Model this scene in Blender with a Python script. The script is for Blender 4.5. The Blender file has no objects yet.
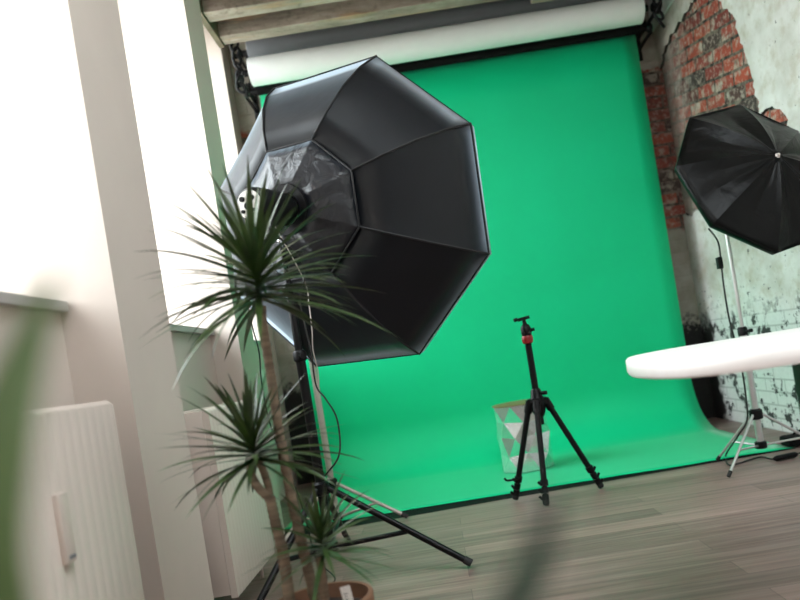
import bpy, bmesh, math, random
from mathutils import Vector, Matrix, noise
R = random.Random(7)
S = bpy.context.scene
COL = S.collection
PI = math.pi
rad = math.radians

# ------------------------------------------------------------------ frame of reference
# world: X right, Y away from the camera, Z up, metres.  Camera stands at (0,0,CZ).
CZ, F, ROLL = 0.77, 700.0, rad(9.2)
PX, PY = 434.0, 358.0
cR, sR = math.cos(ROLL), math.sin(ROLL)

def uv(x, y):
    dx, dy = x - PX, y - PY
    return dx*cR - dy*sR, dx*sR + dy*cR

def P(x, y, Y):                       # photo point at distance Y
    u, v = uv(x, y)
    return Vector((u*Y/F, Y, CZ - v*Y/F))

def G(x, y, z=0.0):                   # photo point on the floor (height z)
    u, v = uv(x, y)
    Y = (CZ - z)*F/v
    return Vector((u*Y/F, Y, z))

# ------------------------------------------------------------------ node helpers
def new_mat(name):
    m = bpy.data.materials.new(name); m.use_nodes = True
    nt = m.node_tree
    return m, nt, nt.nodes['Principled BSDF']

def N(nt, typ, **kw):
    n = nt.nodes.new(typ)
    for k, v in kw.items():
        if k.startswith('_'): setattr(n, k[1:], v)
    for k, v in kw.items():
        if k.startswith('_'): continue
        key = int(k[1:]) if k[0] == 'i' and k[1:].isdigit() else k.replace('__', ' ')
        s = n.inputs[key]
        if isinstance(v, bpy.types.NodeSocket): nt.links.new(v, s)
        else: s.default_value = v
    return n

def L(nt, a, b): nt.links.new(a, b)

def col(c): return (c[0], c[1], c[2], 1.0)

def mixc(nt, fac, a, b, blend='MIX'):
    n = nt.nodes.new('ShaderNodeMix'); n.data_type = 'RGBA'; n.blend_type = blend
    n.clamp_factor = True
    for i, v in ((0, fac), (6, a), (7, b)):
        s = n.inputs[i]
        if isinstance(v, bpy.types.NodeSocket): nt.links.new(v, s)
        else: s.default_value = v if i == 0 else col(v)
    return n.outputs[2]

def ramp(nt, fac, stops):
    n = nt.nodes.new('ShaderNodeValToRGB'); nt.links.new(fac, n.inputs[0])
    e = n.color_ramp.elements
    while len(e) < len(stops): e.new(0.5)
    for k, (p, c) in enumerate(stops):
        e[k].position = p; e[k].color = col(c) if isinstance(c, (tuple, list)) else (c, c, c, 1)
    return n.outputs[0]

def math_n(nt, op, a, b=0.0, c=0.0):
    n = nt.nodes.new('ShaderNodeMath'); n.operation = op
    for i, v in enumerate((a, b, c)):
        if isinstance(v, bpy.types.NodeSocket): nt.links.new(v, n.inputs[i])
        else: n.inputs[i].default_value = v
    return n.outputs[0]

def noise_n(nt, vec, scale, detail=4, rough=.55, dist=0.0):
    n = N(nt, 'ShaderNodeTexNoise', Scale=scale, Detail=detail, Roughness=rough, Distortion=dist)
    if vec is not None: nt.links.new(vec, n.inputs['Vector'])
    return n.outputs['Fac']

def mapping(nt, vec, loc=(0,0,0), rot=(0,0,0), scale=(1,1,1)):
    n = nt.nodes.new('ShaderNodeMapping'); nt.links.new(vec, n.inputs[0])
    n.inputs[1].default_value = loc; n.inputs[2].default_value = rot; n.inputs[3].default_value = scale
    return n.outputs[0]

def bump(nt, b, h, strength=.3, dist=.01):
    n = N(nt, 'ShaderNodeBump', Strength=strength, Distance=dist, Height=h)
    nt.links.new(n.outputs[0], b.inputs['Normal'])

def objco(nt): return nt.nodes.new('ShaderNodeTexCoord').outputs['Object']

def mat(name, c, rough=.5, metal=0.0, spec=.5, var=0.0, vscale=8.0, bmp=0.0, bscale=40.0, sheen=0.0, coat=0.0, trans=0.0):
    m, nt, b = new_mat(name)
    b.inputs['Base Color'].default_value = col(c); b.inputs['Roughness'].default_value = rough
    b.inputs['Metallic'].default_value = metal; b.inputs['Specular IOR Level'].default_value = spec
    b.inputs['Sheen Weight'].default_value = sheen; b.inputs['Coat Weight'].default_value = coat
    v = objco(nt)
    f = noise_n(nt, v, vscale)
    if var:
        lo = tuple(x*(1-var) for x in c); hi = tuple(min(1, x*(1+var)) for x in c)
        L(nt, ramp(nt, f, [(.3, lo), (.7, hi)]), b.inputs['Base Color'])
    if bmp: bump(nt, b, noise_n(nt, v, bscale), bmp, .005)
    return m

# ------------------------------------------------------------------ mesh helpers
WL = {}                                # world location of each object's origin
def BM(): return bmesh.new()

def box(bm, x0, x1, y0, y1, z0, z1, bevel=0.0):
    vs = [bm.verts.new((x, y, z)) for x in (x0, x1) for y in (y0, y1) for z in (z0, z1)]
    fs = [bm.faces.new([vs[i] for i in f]) for f in
          ((0,1,3,2), (4,6,7,5), (0,4,5,1), (2,3,7,6), (0,2,6,4), (1,5,7,3))]
    if bevel:
        es = list({e for f in fs for e in f.edges})
        bmesh.ops.bevel(bm, geom=es, offset=bevel, segments=2, affect='EDGES', profile=.6)
    return vs

def frame_of(d):
    d = d.normalized()
    a = Vector((0, 0, 1)) if abs(d.z) < .9 else Vector((1, 0, 0))
    x = d.cross(a).normalized()
    return x, d.cross(x).normalized()

def tube(bm, pts, r, n=12, caps=True, closed=False):
    pts = [Vector(p) for p in pts]
    rs = r if isinstance(r, (list, tuple)) else [r]*len(pts)
    rings = []; x = None
    for i, p in enumerate(pts):
        if closed: d = pts[(i+1) % len(pts)] - pts[i-1]
        elif i == 0: d = pts[1]-pts[0]
        elif i == len(pts)-1: d = pts[-1]-pts[-2]
        else: d = (pts[i+1]-p).normalized() + (p-pts[i-1]).normalized()
        d.normalize()
        if x is None: x, y = frame_of(d)
        else:
            x = (x - d*x.dot(d)).normalized(); y = d.cross(x)
        rings.append([bm.verts.new(p + (x*math.cos(2*PI*k/n) + y*math.sin(2*PI*k/n))*rs[i]) for k in range(n)])
    m = len(rings)
    for i in range(m if closed else m-1):
        a, b = rings[i], rings[(i+1) % m]
        for k in range(n):
            bm.faces.new((a[k], a[(k+1) % n], b[(k+1) % n], b[k]))
    if caps and not closed:
        bm.faces.new(rings[0][::-1]); bm.faces.new(rings[-1])

def lathe(bm, prof, origin=(0,0,0), axis=(0,0,1), n=32, caps=True):
    o = Vector(origin); a = Vector(axis).normalized(); x, y = frame_of(a)
    rings = [[bm.verts.new(o + a*t + (x*math.cos(2*PI*k/n)+y*math.sin(2*PI*k/n))*r) for k in range(n)] for r, t in prof]
    for i in range(len(rings)-1):
        for k in range(n):
            bm.faces.new((rings[i][k], rings[i][(k+1) % n], rings[i+1][(k+1) % n], rings[i+1][k]))
    if caps:
        bm.faces.new(rings[0][::-1]); bm.faces.new(rings[-1])

def smooth_pts(pts, k=6):
    pts = [Vector(p) for p in pts]; out = []
    for i in range(len(pts)-1):
        p0 = pts[max(i-1, 0)]; p1 = pts[i]; p2 = pts[i+1]; p3 = pts[min(i+2, len(pts)-1)]
        for j in range(k):
            t = j/k
            out.append(.5*((2*p1)+(p2-p0)*t+(2*p0-5*p1+4*p2-p3)*t*t+(3*p1-p0-3*p2+p3)*t**3))
    out.append(pts[-1]); return out

def obj(name, bm, m, parent=None, smooth=True, origin=None, angle=35, recalc=True):
    if recalc: bmesh.ops.recalc_face_normals(bm, faces=bm.faces)
    o0 = WL[parent.name] if parent else Vector(origin or (0,0,0))
    bmesh.ops.translate(bm, verts=bm.verts, vec=-o0)
    me = bpy.data.meshes.new(name); bm.to_mesh(me); bm.free()
    if m: me.materials.append(m)
    if smooth:
        me.polygons.foreach_set('use_smooth', [True]*len(me.polygons))
        me.set_sharp_from_angle(angle=rad(angle))
    o = bpy.data.objects.new(name, me); COL.objects.link(o)
    if parent: o.parent = parent
    else: o.location = o0
    WL[o.name] = Vector(o0)
    return o

def tag(o, label, cat, group=None):
    o['label'] = label; o['category'] = cat
    if group: o['group'] = group
    return o

def thing(name, label, cat, loc, group=None):
    o = bpy.data.objects.new(name, None); COL.objects.link(o)
    o.location = loc; o.empty_display_size = .1; WL[o.name] = Vector(loc)
    return tag(o, label, cat, group)

def struct(name, bm, m, parent=None, smooth=False):
    o = obj(name, bm, m, parent, smooth)
    if not parent: o['kind'] = 'structure'
    return o

# ------------------------------------------------------------------ materials
M = {}
def mat_left_wall():
    m, nt, b = new_mat('painted_wall'); v = objco(nt)
    f = noise_n(nt, v, 2.5)
    L(nt, ramp(nt, f, [(.3, (.62, .54, .485)), (.7, (.67, .585, .525))]), b.inputs['Base Color'])
    b.inputs['Roughness'].default_value = .6
    bump(nt, b, noise_n(nt, v, 60), .12, .004)
    return m
M['left'] = mat_left_wall()
M['white_paint'] = mat('white_paint', (.78, .78, .76), .55, var=.03)
M['sill'] = mat('sill_stone', (.42, .395, .375), .4, var=.06)
M['frame'] = mat('window_frame_paint', (.8, .8, .8), .4)

def mat_floor():
    m, nt, b = new_mat('laminate_floor'); v = objco(nt)
    br = N(nt, 'ShaderNodeTexBrick', _offset=.37, _offset_frequency=2, Vector=v, Scale=1.0, Mortar__Size=.0012,
           Mortar__Smooth=.2, Bias=0.0, Brick__Width=1.28, Row__Height=.128)
    br.inputs['Color1'].default_value = (0, 0, 0, 1); br.inputs['Color2'].default_value = (1, 1, 1, 1)
    br.inputs['Mortar'].default_value = (.5, .5, .5, 1)
    s1 = noise_n(nt, mapping(nt, v, scale=(1.6, 34, 1)), 1.0, 6, .6, .25)
    s2 = noise_n(nt, mapping(nt, v, loc=(3, 7, 0), scale=(5, 120, 1)), 1.0, 4, .6)
    s3 = noise_n(nt, mapping(nt, v, scale=(.9, 7, 1)), 1.0, 3)
    c = ramp(nt, s1, [(.28, (.080, .047, .040)), (.5, (.250, .157, .134)), (.74, (.450, .305, .270))])
    c = mixc(nt, .45, c, ramp(nt, br.outputs[0], [(0, (.095, .060, .052)), (1, (.39, .262, .230))]))
    c = mixc(nt, math_n(nt, 'MULTIPLY', ramp(nt, s2, [(.45, 0.0), (.75, 1.0)]), .35), c, (.36, .32, .29))
    c = mixc(nt, math_n(nt, 'MULTIPLY', ramp(nt, s3, [(.4, 0.0), (.7, 1.0)]), .35), c, (.15, .125, .115))
    c = mixc(nt, math_n(nt, 'MULTIPLY', br.outputs['Fac'], .7), c, (.06, .05, .045))
    L(nt, c, b.inputs['Base Color'])
    b.inputs['Roughness'].default_value = .42
    b.inputs['Specular IOR Level'].default_value = .35
    h = math_n(nt, 'SUBTRACT', math_n(nt, 'MULTIPLY', s1, .3), br.outputs['Fac'])
    bump(nt, b, h, .25, .002)
    return m
M['floor'] = mat_floor()

def brick_color(nt, v, rot=0.0):
    # v: (along wall, height, 0)
    wob = N(nt, 'ShaderNodeTexNoise', Scale=7.0, Detail=2.0, Vector=v)
    va = N(nt, 'ShaderNodeVectorMath', _operation='MULTIPLY_ADD')
    L(nt, wob.outputs['Color'], va.inputs[0]); va.inputs[1].default_value = (.016, .016, 0); L(nt, v, va.inputs[2])
    v2 = mapping(nt, va.outputs[0], rot=(0, 0, rot))
    br = N(nt, 'ShaderNodeTexBrick', _offset=.5, Vector=v2, Scale=1.0, Mortar__Size=.010, Mortar__Smooth=.25,
           Bias=0.0, Brick__Width=.265, Row__Height=.090)
    br.inputs['Color1'].default_value = (0, 0, 0, 1); br.inputs['Color2'].default_value = (1, 1, 1, 1)
    br.inputs['Mortar'].default_value = (.5, .5, .5, 1)
    c = ramp(nt, br.outputs[0], [(0, (.035, .026, .024)), (.12, (.05, .035, .03)), (.18, (.17, .028, .022)), (.5, (.30, .045, .030)),
                                 (.75, (.40, .075, .038)), (.93, (.24, .045, .035)), (1, (.36, .28, .22))])
    n1 = noise_n(nt, mapping(nt, v, loc=(4, 2, 0)), 26, 5, .65)
    n2 = noise_n(nt, mapping(nt, v, loc=(1, 9, 0)), 9, 5, .6)
    c = mixc(nt, math_n(nt, 'MULTIPLY', ramp(nt, n1, [(.50, 0.0), (.62, 1.0)]), .65), c, (.50, .40, .34))
    c = mixc(nt, ramp(nt, n2, [(.54, 0.0), (.62, .85)]), c, (.46, .41, .34))
    c = mixc(nt, math_n(nt, 'MULTIPLY', ramp(nt, noise_n(nt, mapping(nt, v, loc=(7, 3, 0)), 13, 5, .7), [(.52, 0.0), (.68, 1.0)]), .8), c, (.03, .022, .02))
    mort = mixc(nt, ramp(nt, noise_n(nt, v, 18, 3), [(.4, 0.0), (.6, 1.0)]), (.02, .016, .014), (.20, .165, .13))
    c = mixc(nt, br.outputs['Fac'], c, mort)
    h = math_n(nt, 'MULTIPLY_ADD', br.outputs['Fac'], -1.0, math_n(nt, 'MULTIPLY', n1, .5))
    return c, h, br.outputs['Fac']

def wallvec(nt, side):
    sp = N(nt, 'ShaderNodeSeparateXYZ'); L(nt, objco(nt), sp.inputs[0])
    cb = N(nt, 'ShaderNodeCombineXYZ')
    L(nt, sp.outputs['Y' if side == 'right' else 'X'], cb.inputs[0]); L(nt, sp.outputs['Z'], cb.inputs[1])
    return cb.outputs[0], sp.outputs['Z'], sp.outputs['Y']

def mat_brick():
    m, nt, b = new_mat('exposed_brick'); v, z, _ = wallvec(nt, 'right')
    c, h, _f = brick_color(nt, v, -rad(12))
    sp = N(nt, 'ShaderNodeSeparateXYZ'); L(nt, v, sp.inputs[0])
    lime = N(nt, 'ShaderNodeMapRange', Value=math_n(nt, 'MULTIPLY_ADD', noise_n(nt, v, 10, 6, .7), 1.3, sp.outputs[0]), From__Min=5.38, From__Max=5.75).outputs[0]
    c = mixc(nt, math_n(nt, 'MULTIPLY', lime, .62), c, (.47, .43, .37))
    L(nt, c, b.inputs['Base Color']); b.inputs['Roughness'].default_value = .85
    bump(nt, b, h, .8, .012)
    return m
M['brick'] = mat_brick()

def mat_plaster():
    m, nt, b = new_mat('old_plaster'); v, z, y = wallvec(nt, 'right')
    n1 = noise_n(nt, v, 2.2, 6, .6); n2 = noise_n(nt, mapping(nt, v, loc=(5, 1, 0)), 9, 6, .65)
    c = ramp(nt, n1, [(.3, (.44, .41, .36)), (.5, (.64, .62, .59)), (.68, (.80, .78, .76))])
    c = mixc(nt, math_n(nt, 'MULTIPLY', ramp(nt, n2, [(.48, 0.0), (.68, 1.0)]), .55), c, (.40, .33, .23))
    yc = N(nt, 'ShaderNodeMapRange', Value=math_n(nt, 'MULTIPLY_ADD', n2, .6, y), From__Min=4.6, From__Max=5.2).outputs[0]
    zc_ = N(nt, 'ShaderNodeMapRange', Value=z, From__Min=1.6, From__Max=2.2).outputs[0]
    c = mixc(nt, math_n(nt, 'MULTIPLY', math_n(nt, 'MULTIPLY', yc, zc_), .6), c, (.30, .25, .18))
    # flaked dots, a few high up, many low down
    n3 = noise_n(nt, mapping(nt, v, loc=(2, 8, 0)), 24, 4, .6)
    zz = math_n(nt, 'MULTIPLY_ADD', z, -.10, .10)
    zc = math_n(nt, 'MAXIMUM', zz, -.03)
    c = mixc(nt, ramp(nt, math_n(nt, 'ADD', n3, zc), [(.635, 0.0), (.675, .85)]), c, (.05, .048, .045))
    n6 = noise_n(nt, mapping(nt, v, loc=(2, 3, 0), scale=(4, 1, 1)), 9, 5, .7)
    yy = N(nt, 'ShaderNodeMapRange', Value=y, From__Min=3.5, From__Max=3.0, To__Min=-.25, To__Max=.04).outputs[0]
    c = mixc(nt, math_n(nt, 'MULTIPLY', ramp(nt, math_n(nt, 'ADD', n6, yy), [(.55, 0.0), (.62, 1.0)]), .6), c, (.16, .15, .14))
    # low down the coat is thin over the bricks: joints show and big black flakes
    low = ramp(nt, math_n(nt, 'MULTIPLY_ADD', noise_n(nt, v, 5, 3), .35, z), [(.88, 1.0), (1.02, 0.0)])
    br = N(nt, 'ShaderNodeTexBrick', _offset=.5, Vector=v, Scale=1.0, Mortar__Size=.006, Mortar__Smooth=.3, Brick__Width=.24, Row__Height=.08)
    n4 = noise_n(nt, mapping(nt, v, loc=(9, 4, 0)), 7, 4, .6)
    n7 = noise_n(nt, mapping(nt, v, loc=(3, 4, 0)), 30, 4, .7)
    blk = math_n(nt, 'MAXIMUM', ramp(nt, math_n(nt, 'MULTIPLY_ADD', n7, .45, n4), [(.765, 0.0), (.81, 1.0)]),
                 math_n(nt, 'MULTIPLY', br.outputs['Fac'], .35))
    cl = mixc(nt, blk, mixc(nt, n7, (.58, .58, .57), (.80, .80, .79)), (.035, .035, .035))
    c = mixc(nt, low, c, cl)
    # corner shadow put into the colour: black strip low beside the back wall
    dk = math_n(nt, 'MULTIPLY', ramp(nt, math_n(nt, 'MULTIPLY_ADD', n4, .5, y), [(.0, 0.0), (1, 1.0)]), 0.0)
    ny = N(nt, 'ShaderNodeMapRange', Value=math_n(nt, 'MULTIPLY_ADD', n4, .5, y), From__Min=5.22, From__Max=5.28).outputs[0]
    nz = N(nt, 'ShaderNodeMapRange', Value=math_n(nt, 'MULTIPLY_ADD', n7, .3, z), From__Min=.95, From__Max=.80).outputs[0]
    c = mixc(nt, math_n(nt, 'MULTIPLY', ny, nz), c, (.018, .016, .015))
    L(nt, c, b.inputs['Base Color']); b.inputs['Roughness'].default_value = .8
    h = math_n(nt, 'MULTIPLY_ADD', n3, .6, n1)
    bump(nt, b, h, .35, .01)
    return m
M['plaster'] = mat_plaster()
M['plaster_edge'] = mat('broken_plaster_edge', (.05, .042, .036), .9, var=.4, vscale=30)

def mat_back_wall():
    m, nt, b = new_mat('rough_back_wall'); v, z, _ = wallvec(nt, 'back')
    c, h, _f = brick_color(nt, v)
    c = mixc(nt, .35, c, (.10, .06, .045))
    n = noise_n(nt, v, 6, 5, .6)
    pl = ramp(nt, n, [(.3, (.26, .225, .18)), (.7, (.42, .39, .34))])
    zt = math_n(nt, 'MULTIPLY_ADD', n, .3, z)
    c = mixc(nt, N(nt, 'ShaderNodeMapRange', Value=zt, From__Min=2.78, From__Max=2.81).outputs[0], c, pl)
    c = mixc(nt, N(nt, 'ShaderNodeMapRange', Value=zt, From__Min=1.60, From__Max=1.56).outputs[0], c, mixc(nt, .3, pl, (.13, .10, .08)))
    c = mixc(nt, N(nt, 'ShaderNodeMapRange', Value=math_n(nt, 'MULTIPLY_ADD', noise_n(nt, v, 16, 5, .7), .5, z), From__Min=1.02, From__Max=.94).outputs[0], c, (.014, .012, .011))
    L(nt, c, b.inputs['Base Color']); b.inputs['Roughness'].default_value = .85
    bump(nt, b, h, .6, .01)
    return m
M['back'] = mat_back_wall()

def mat_concrete():
    m, nt, b = new_mat('board_marked_concrete'); v = objco(nt)
    n1 = noise_n(nt, mapping(nt, v, scale=(2, 6, 10)), 1.5, 6, .65)
    n2 = noise_n(nt, v, 22, 5, .6)
    c = ramp(nt, n1, [(.3, (.16, .125, .10)), (.55, (.36, .29, .24)), (.75, (.52, .44, .38))])
    c = mixc(nt, math_n(nt, 'MULTIPLY', ramp(nt, n2, [(.55, 0.0), (.7, 1.0)]), .5), c, (.12, .09, .07))
    c = mixc(nt, ramp(nt, noise_n(nt, mapping(nt, v, loc=(3, 3, 3), scale=(1, 8, 8)), 2.2, 4), [(.58, 0.0), (.7, .7)]), c, (.42, .25, .13))
    L(nt, c, b.inputs['Base Color']); b.inputs['Roughness'].default_value = .85
    bump(nt, b, n2, .5, .01)
    return m
M['concrete'] = mat_concrete()
M['edge_board'] = mat('edge_board', (.16, .13, .08), .7, var=.25)

def mat_green():
    m, nt, b = new_mat('chroma_green_paper'); v = objco(nt)
    f = noise_n(nt, v, 1.3, 2)
    L(nt, ramp(nt, f, [(.3, (.000, .55, .235)), (.7, (.000, .60, .265))]), b.inputs['Base Color'])
    b.inputs['Roughness'].default_value = .55; b.inputs['Specular IOR Level'].default_value = .25
    b.inputs['Sheen Weight'].default_value = .32; b.inputs['Sheen Roughness'].default_value = .35; b.inputs['Sheen Tint'].default_value = (.75, 1, .85, 1)
    bump(nt, b, noise_n(nt, mapping(nt, v, scale=(1, 1, .5)), 3.5, 2), .10, .02)
    return m
M['green'] = mat_green()
M['white_roll'] = mat('white_paper', (.80, .82, .81), .6, var=.02)
M['grey_roll'] = mat('grey_paper', (.19, .20, .215), .7, var=.04)
M['black_roll'] = mat('black_paper', (.004, .004, .004), .8, spec=.15, var=.2)
M['black_plastic'] = mat('black_plastic', (.004, .004, .0045), .42, spec=.2, var=.2)
M['black_metal'] = mat('black_powder_coat', (.004, .004, .0045), .38, spec=.2, var=.2, bmp=.05)
M['rubber'] = mat('black_rubber', (.012, .012, .012), .7, var=.2)
M['tape'] = mat('black_cloth_tape', (.005, .005, .005), .7, spec=.12, var=.3)
M['silver'] = mat('brushed_aluminium', (.62, .61, .60), .34, metal=.85, var=.06)
M['pale_silver'] = mat('dull_aluminium', (.62, .56, .52), .45, metal=.5, var=.06)
M['chrome'] = mat('chrome', (.75, .76, .78), .12, metal=1.0, var=.04)
M['red'] = mat('red_anodised', (.26, .008, .008), .35, var=.1)
M['radiator'] = mat('radiator_enamel', (.63, .54, .48), .38, var=.02)
M['white_plastic'] = mat('white_plastic', (.80, .79, .76), .4, var=.02)
M['cable'] = mat('black_cable', (.012, .012, .012), .5, var=.2)

def mat_softcloth(name, rough, base, wr, wscale, stretch=(1, 1, 1), spec=.5, sheen=0.0):
    m, nt, b = new_mat(name); v = objco(nt)
    b.inputs['Base Color'].default_value = col(base); b.inputs['Roughness'].default_value = rough
    b.inputs['Specular IOR Level'].default_value = spec
    b.inputs['Sheen Weight'].default_value = sheen; b.inputs['Sheen Roughness'].default_value = .28; b.inputs['Sheen Tint'].default_value = (.72, .86, 1, 1)
    w = noise_n(nt, mapping(nt, v, scale=stretch), wscale, 3, .5, .6)
    f = noise_n(nt, v, 260, 2)
    L(nt, ramp(nt, w, [(.3, tuple(x*.8 for x in base)), (.7, tuple(x*1.2 for x in base))]), b.inputs['Base Color'])
    bump(nt, b, math_n(nt, 'MULTIPLY_ADD', f, .05, w), wr, .02)
    return m
M['nylon'] = mat_softcloth('black_nylon', .36, (.004, .005, .007), .10, 5, spec=.25, sheen=1.0)
M['sleeve'] = mat_softcloth('crumpled_black_nylon', .36, (.010, .011, .015), .55, 16, spec=.5, sheen=.6)
M['umbrella_cloth'] = mat_softcloth('black_umbrella_cloth', .38, (.003, .003, .003), .35, 9, spec=.16)
M['piping'] = mat('black_piping', (.006, .006, .007), .6)
M['diffuser'] = mat('white_diffuser_cloth', (.80, .80, .80), .8)

def mat_foil():
    m, nt, b = new_mat('silver_foil'); v = objco(nt)
    b.inputs['Metallic'].default_value = .86; b.inputs['Roughness'].default_value = .16
    n = noise_n(nt, v, 30, 4)
    L(nt, ramp(nt, n, [(.3, (.82, .83, .86)), (.7, (.95, .95, .97))]), b.inputs['Base Color'])
    bump(nt, b, n, .18, .006)
    return m
M['foil'] = mat_foil()
M['gold'] = mat('gold_card', (.26, .18, .07), .45, metal=.4, var=.1)

def mat_table():
    m, nt, b = new_mat('white_table_top'); v = objco(nt)
    s = noise_n(nt, mapping(nt, v, scale=(1.5, 26, 30)), 1.0, 4)
    L(nt, ramp(nt, s, [(.3, (.86, .81, .785)), (.7, (.90, .86, .84))]), b.inputs['Base Color'])
    b.inputs['Roughness'].default_value = .35
    return m
M['table'] = mat_table()
M['table_leg'] = mat('dark_table_leg', (.022, .018, .016), .45, var=.2)

def mat_leaf(name, c0, c1, rough=.32):
    m, nt, b = new_mat(name); v = objco(nt)
    f = noise_n(nt, v, 14, 3)
    L(nt, ramp(nt, f, [(.3, c0), (.7, c1)]), b.inputs['Base Color'])
    b.inputs['Roughness'].default_value = rough; b.inputs['Specular IOR Level'].default_value = .7
    return m
M['leaf'] = mat_leaf('dracaena_leaf', (.011, .030, .007), (.055, .098, .022))
M['leaf_near'] = mat_leaf('broad_green_leaf', (.09, .16, .05), (.13, .21, .075), .5)
M['leaf_dark'] = mat_leaf('dark_green_leaf', (.015, .045, .030), (.025, .065, .042), .5)

def mat_trunk():
    m, nt, b = new_mat('dracaena_bark'); v = objco(nt)
    n = noise_n(nt, mapping(nt, v, scale=(6, 6, 60)), 1.2, 4)
    L(nt, ramp(nt, n, [(.3, (.10, .07, .045)), (.7, (.30, .225, .155))]), b.inputs['Base Color'])
    b.inputs['Roughness'].default_value = .8
    bump(nt, b, n, .5, .004)
    return m
M['trunk'] = mat_trunk()
M['pot'] = mat('terracotta', (.24, .12, .07), .75, var=.15, bmp=.1)
M['soil'] = mat('potting_soil', (.035, .024, .017), .95, var=.5, vscale=50, bmp=.8, bscale=80)

def mat_glass():
    m, nt, b = new_mat('window_glass')
    nt.nodes.remove(b)
    t = nt.nodes.new('ShaderNodeBsdfTransparent'); t.inputs[0].default_value = (.96, .98, .97, 1)
    g = nt.nodes.new('ShaderNodeBsdfGlossy'); g.inputs['Roughness'].default_value = .02
    mx = nt.nodes.new('ShaderNodeMixShader'); mx.inputs[0].default_value = .05
    L(nt, t.outputs[0], mx.inputs[1]); L(nt, g.outputs[0], mx.inputs[2])
    L(nt, mx.outputs[0], nt.nodes['Material Output'].inputs[0])
    return m
M['glass'] = mat_glass()

# ------------------------------------------------------------------ the room
XL, XR, YB, YF, ZC = -0.80, 1.995, 5.20, -4.0, 3.45
XO = -1.50                              # outer face of the left wall

bm = BM(); box(bm, XO, XR+.12, YF-.1, YB+.12, -.10, 0); struct('floor', bm, M['floor'])
KX0, KX1, KY0, KY1 = -.1, 1.5, -.4, 1.6    # roof light added over the camera, out of view, to brighten the room
bm = BM()
for a, b_, c, d in ((XO, KX0, YF-.1, YB+.12), (KX1, XR+.12, YF-.1, YB+.12), (KX0, KX1, YF-.1, KY0), (KX0, KX1, KY1, YB+.12)):
    box(bm, a, b_, c, d, ZC, ZC+.1)
struct('ceiling', bm, M['concrete'])
bm = BM()
for a, b_, c, d in ((KX0, KX0+.06, KY0, KY1), (KX1-.06, KX1, KY0, KY1), (KX0+.06, KX1-.06, KY0, KY0+.06), (KX0+.06, KX1-.06, KY1-.06, KY1), (.67, .73, KY0+.06, KY1-.06)):
    box(bm, a, b_, c, d, ZC+.03, ZC+.09)
fr = struct('window_6', bm, M['frame'])
bm = BM(); box(bm, KX0+.04, KX1-.04, KY0+.04, KY1-.04, ZC+.055, ZC+.061); obj('pane', bm, M['glass'], fr, False)
bm = BM(); box(bm, XO, XR+.12, YB, YB+.12, 0, ZC); struct('wall_back', bm, M['back'])
bm = BM(); box(bm, XO, XR+.12, YF-.1, YF, 0, ZC); struct('wall_front', bm, M['white_paint'])

# left wall: piers, low walls under the sills, head above the openings
ZS, ZH = 1.045, 3.36
niches = [                              # (y0, y1, glass x, face of the low wall)
    (1.09, 1.84, -1.20, -.95, 3.30),
    (2.19, 3.316, -1.30, -1.03, 3.30),
    (3.60, 5.00, -1.42, -1.15, 3.36),
    (-.30, .74, -1.20, -.95, 2.60),
    (-3.6, -.65, -1.20, -.95, 2.60),
]
bm = BM()
piers = [(1.84, 2.19), (.74, 1.09), (-.65, -.30), (YF, -3.6)]
for a, b_ in piers: box(bm, XO, XL, a, b_, 0, ZC)
box(bm, XO, -1.15, 5.00, YB, 0, ZC)
box(bm, XO, -.90, 3.316, 3.60, 0, ZC)
for y0, y1, xg, xf, ZH in niches:
    box(bm, XO, xf, y0, y1, 0, ZS)
    box(bm, XO, XL if xf > -1 else max(xf, -1.06) if y0 < 3 else xf, y0, y1, ZH, ZC)
struct('wall_left', bm, M['left'])

for k, (y0, y1, xg, xf, ZH) in enumerate(niches):
    bm = BM(); w = .055
    ym = (y0+y1)/2
    for a, b_, c, d in ((y0, y0+w, ZS, ZH), (y1-w, y1, ZS, ZH), (y0+w, y1-w, ZS, ZS+w), (y0+w, y1-w, ZH-w, ZH),
                        (y0+w, y1-w, ZH-.55, ZH-.55+w)):
        box(bm, xg-.05, xg+.02, a, b_, c, d)
    if y1-y0 > 1.2:
        for q in range(1, int((y1-y0)/.8)+1):
            yc = y0 + (y1-y0)*q/(int((y1-y0)/.8)+1)
            box(bm, xg-.045, xg+.015, yc-.03, yc+.03, ZS+w, ZH-w)
    fr = struct('window_%d' % (k+1), bm, M['frame'])
    bm = BM(); box(bm, xg-.02, xg-.014, y0+w*.6, y1-w*.6, ZS+w*.6, ZH-w*.6)
    obj('pane', bm, M['glass'], fr, False)
    bm = BM(); box(bm, xg-.05, xf+.025, y0+.002, y1-.002, ZS-.002, ZS+.026, .004)
    obj('window_sill', bm, M['sill'], fr, False)

# right wall: brickwork with a coat of plaster that has fallen off in two places
def wr(x, y):
    u, v = uv(x, y); Y = XR*F/u
    return Y, CZ - v*Y/F
bm = BM(); box(bm, XR+.022, XR+.12, YF-.1, YB, 0, ZC); brickwall = struct('wall_right', bm, M['brick'])
def jag(pts, n=5, amp=.016, seed=1):
    rr = random.Random(seed); out = []
    for i in range(len(pts)-1):
        a, b_ = pts[i], pts[i+1]
        for j in range(n):
            t = j/n
            k = 0 if (j == 0) else amp
            out.append((a[0]+(b_[0]-a[0])*t+rr.uniform(-k, k), a[1]+(b_[1]-a[1])*t+rr.uniform(-k, k)))
    out.append(pts[-1]); return out
up = [(YB, wr(661, 67)[1])] + [wr(*p) for p in ((665, 46), (676, 27), (690, 5), (697, -4), (708, -9), (718, 0), (732, 14), (740, 38),
      (748, 64), (755, 90), (759, 108), (757, 150), (735, 185), (706, 205), (692, 216))] + [(YB, 1.52)]
edge = jag(up, 5, .018, 4)
outer = [(YB, ZC)] + edge + [(YB, 0), (YF, 0), (YF, ZC)]
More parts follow.
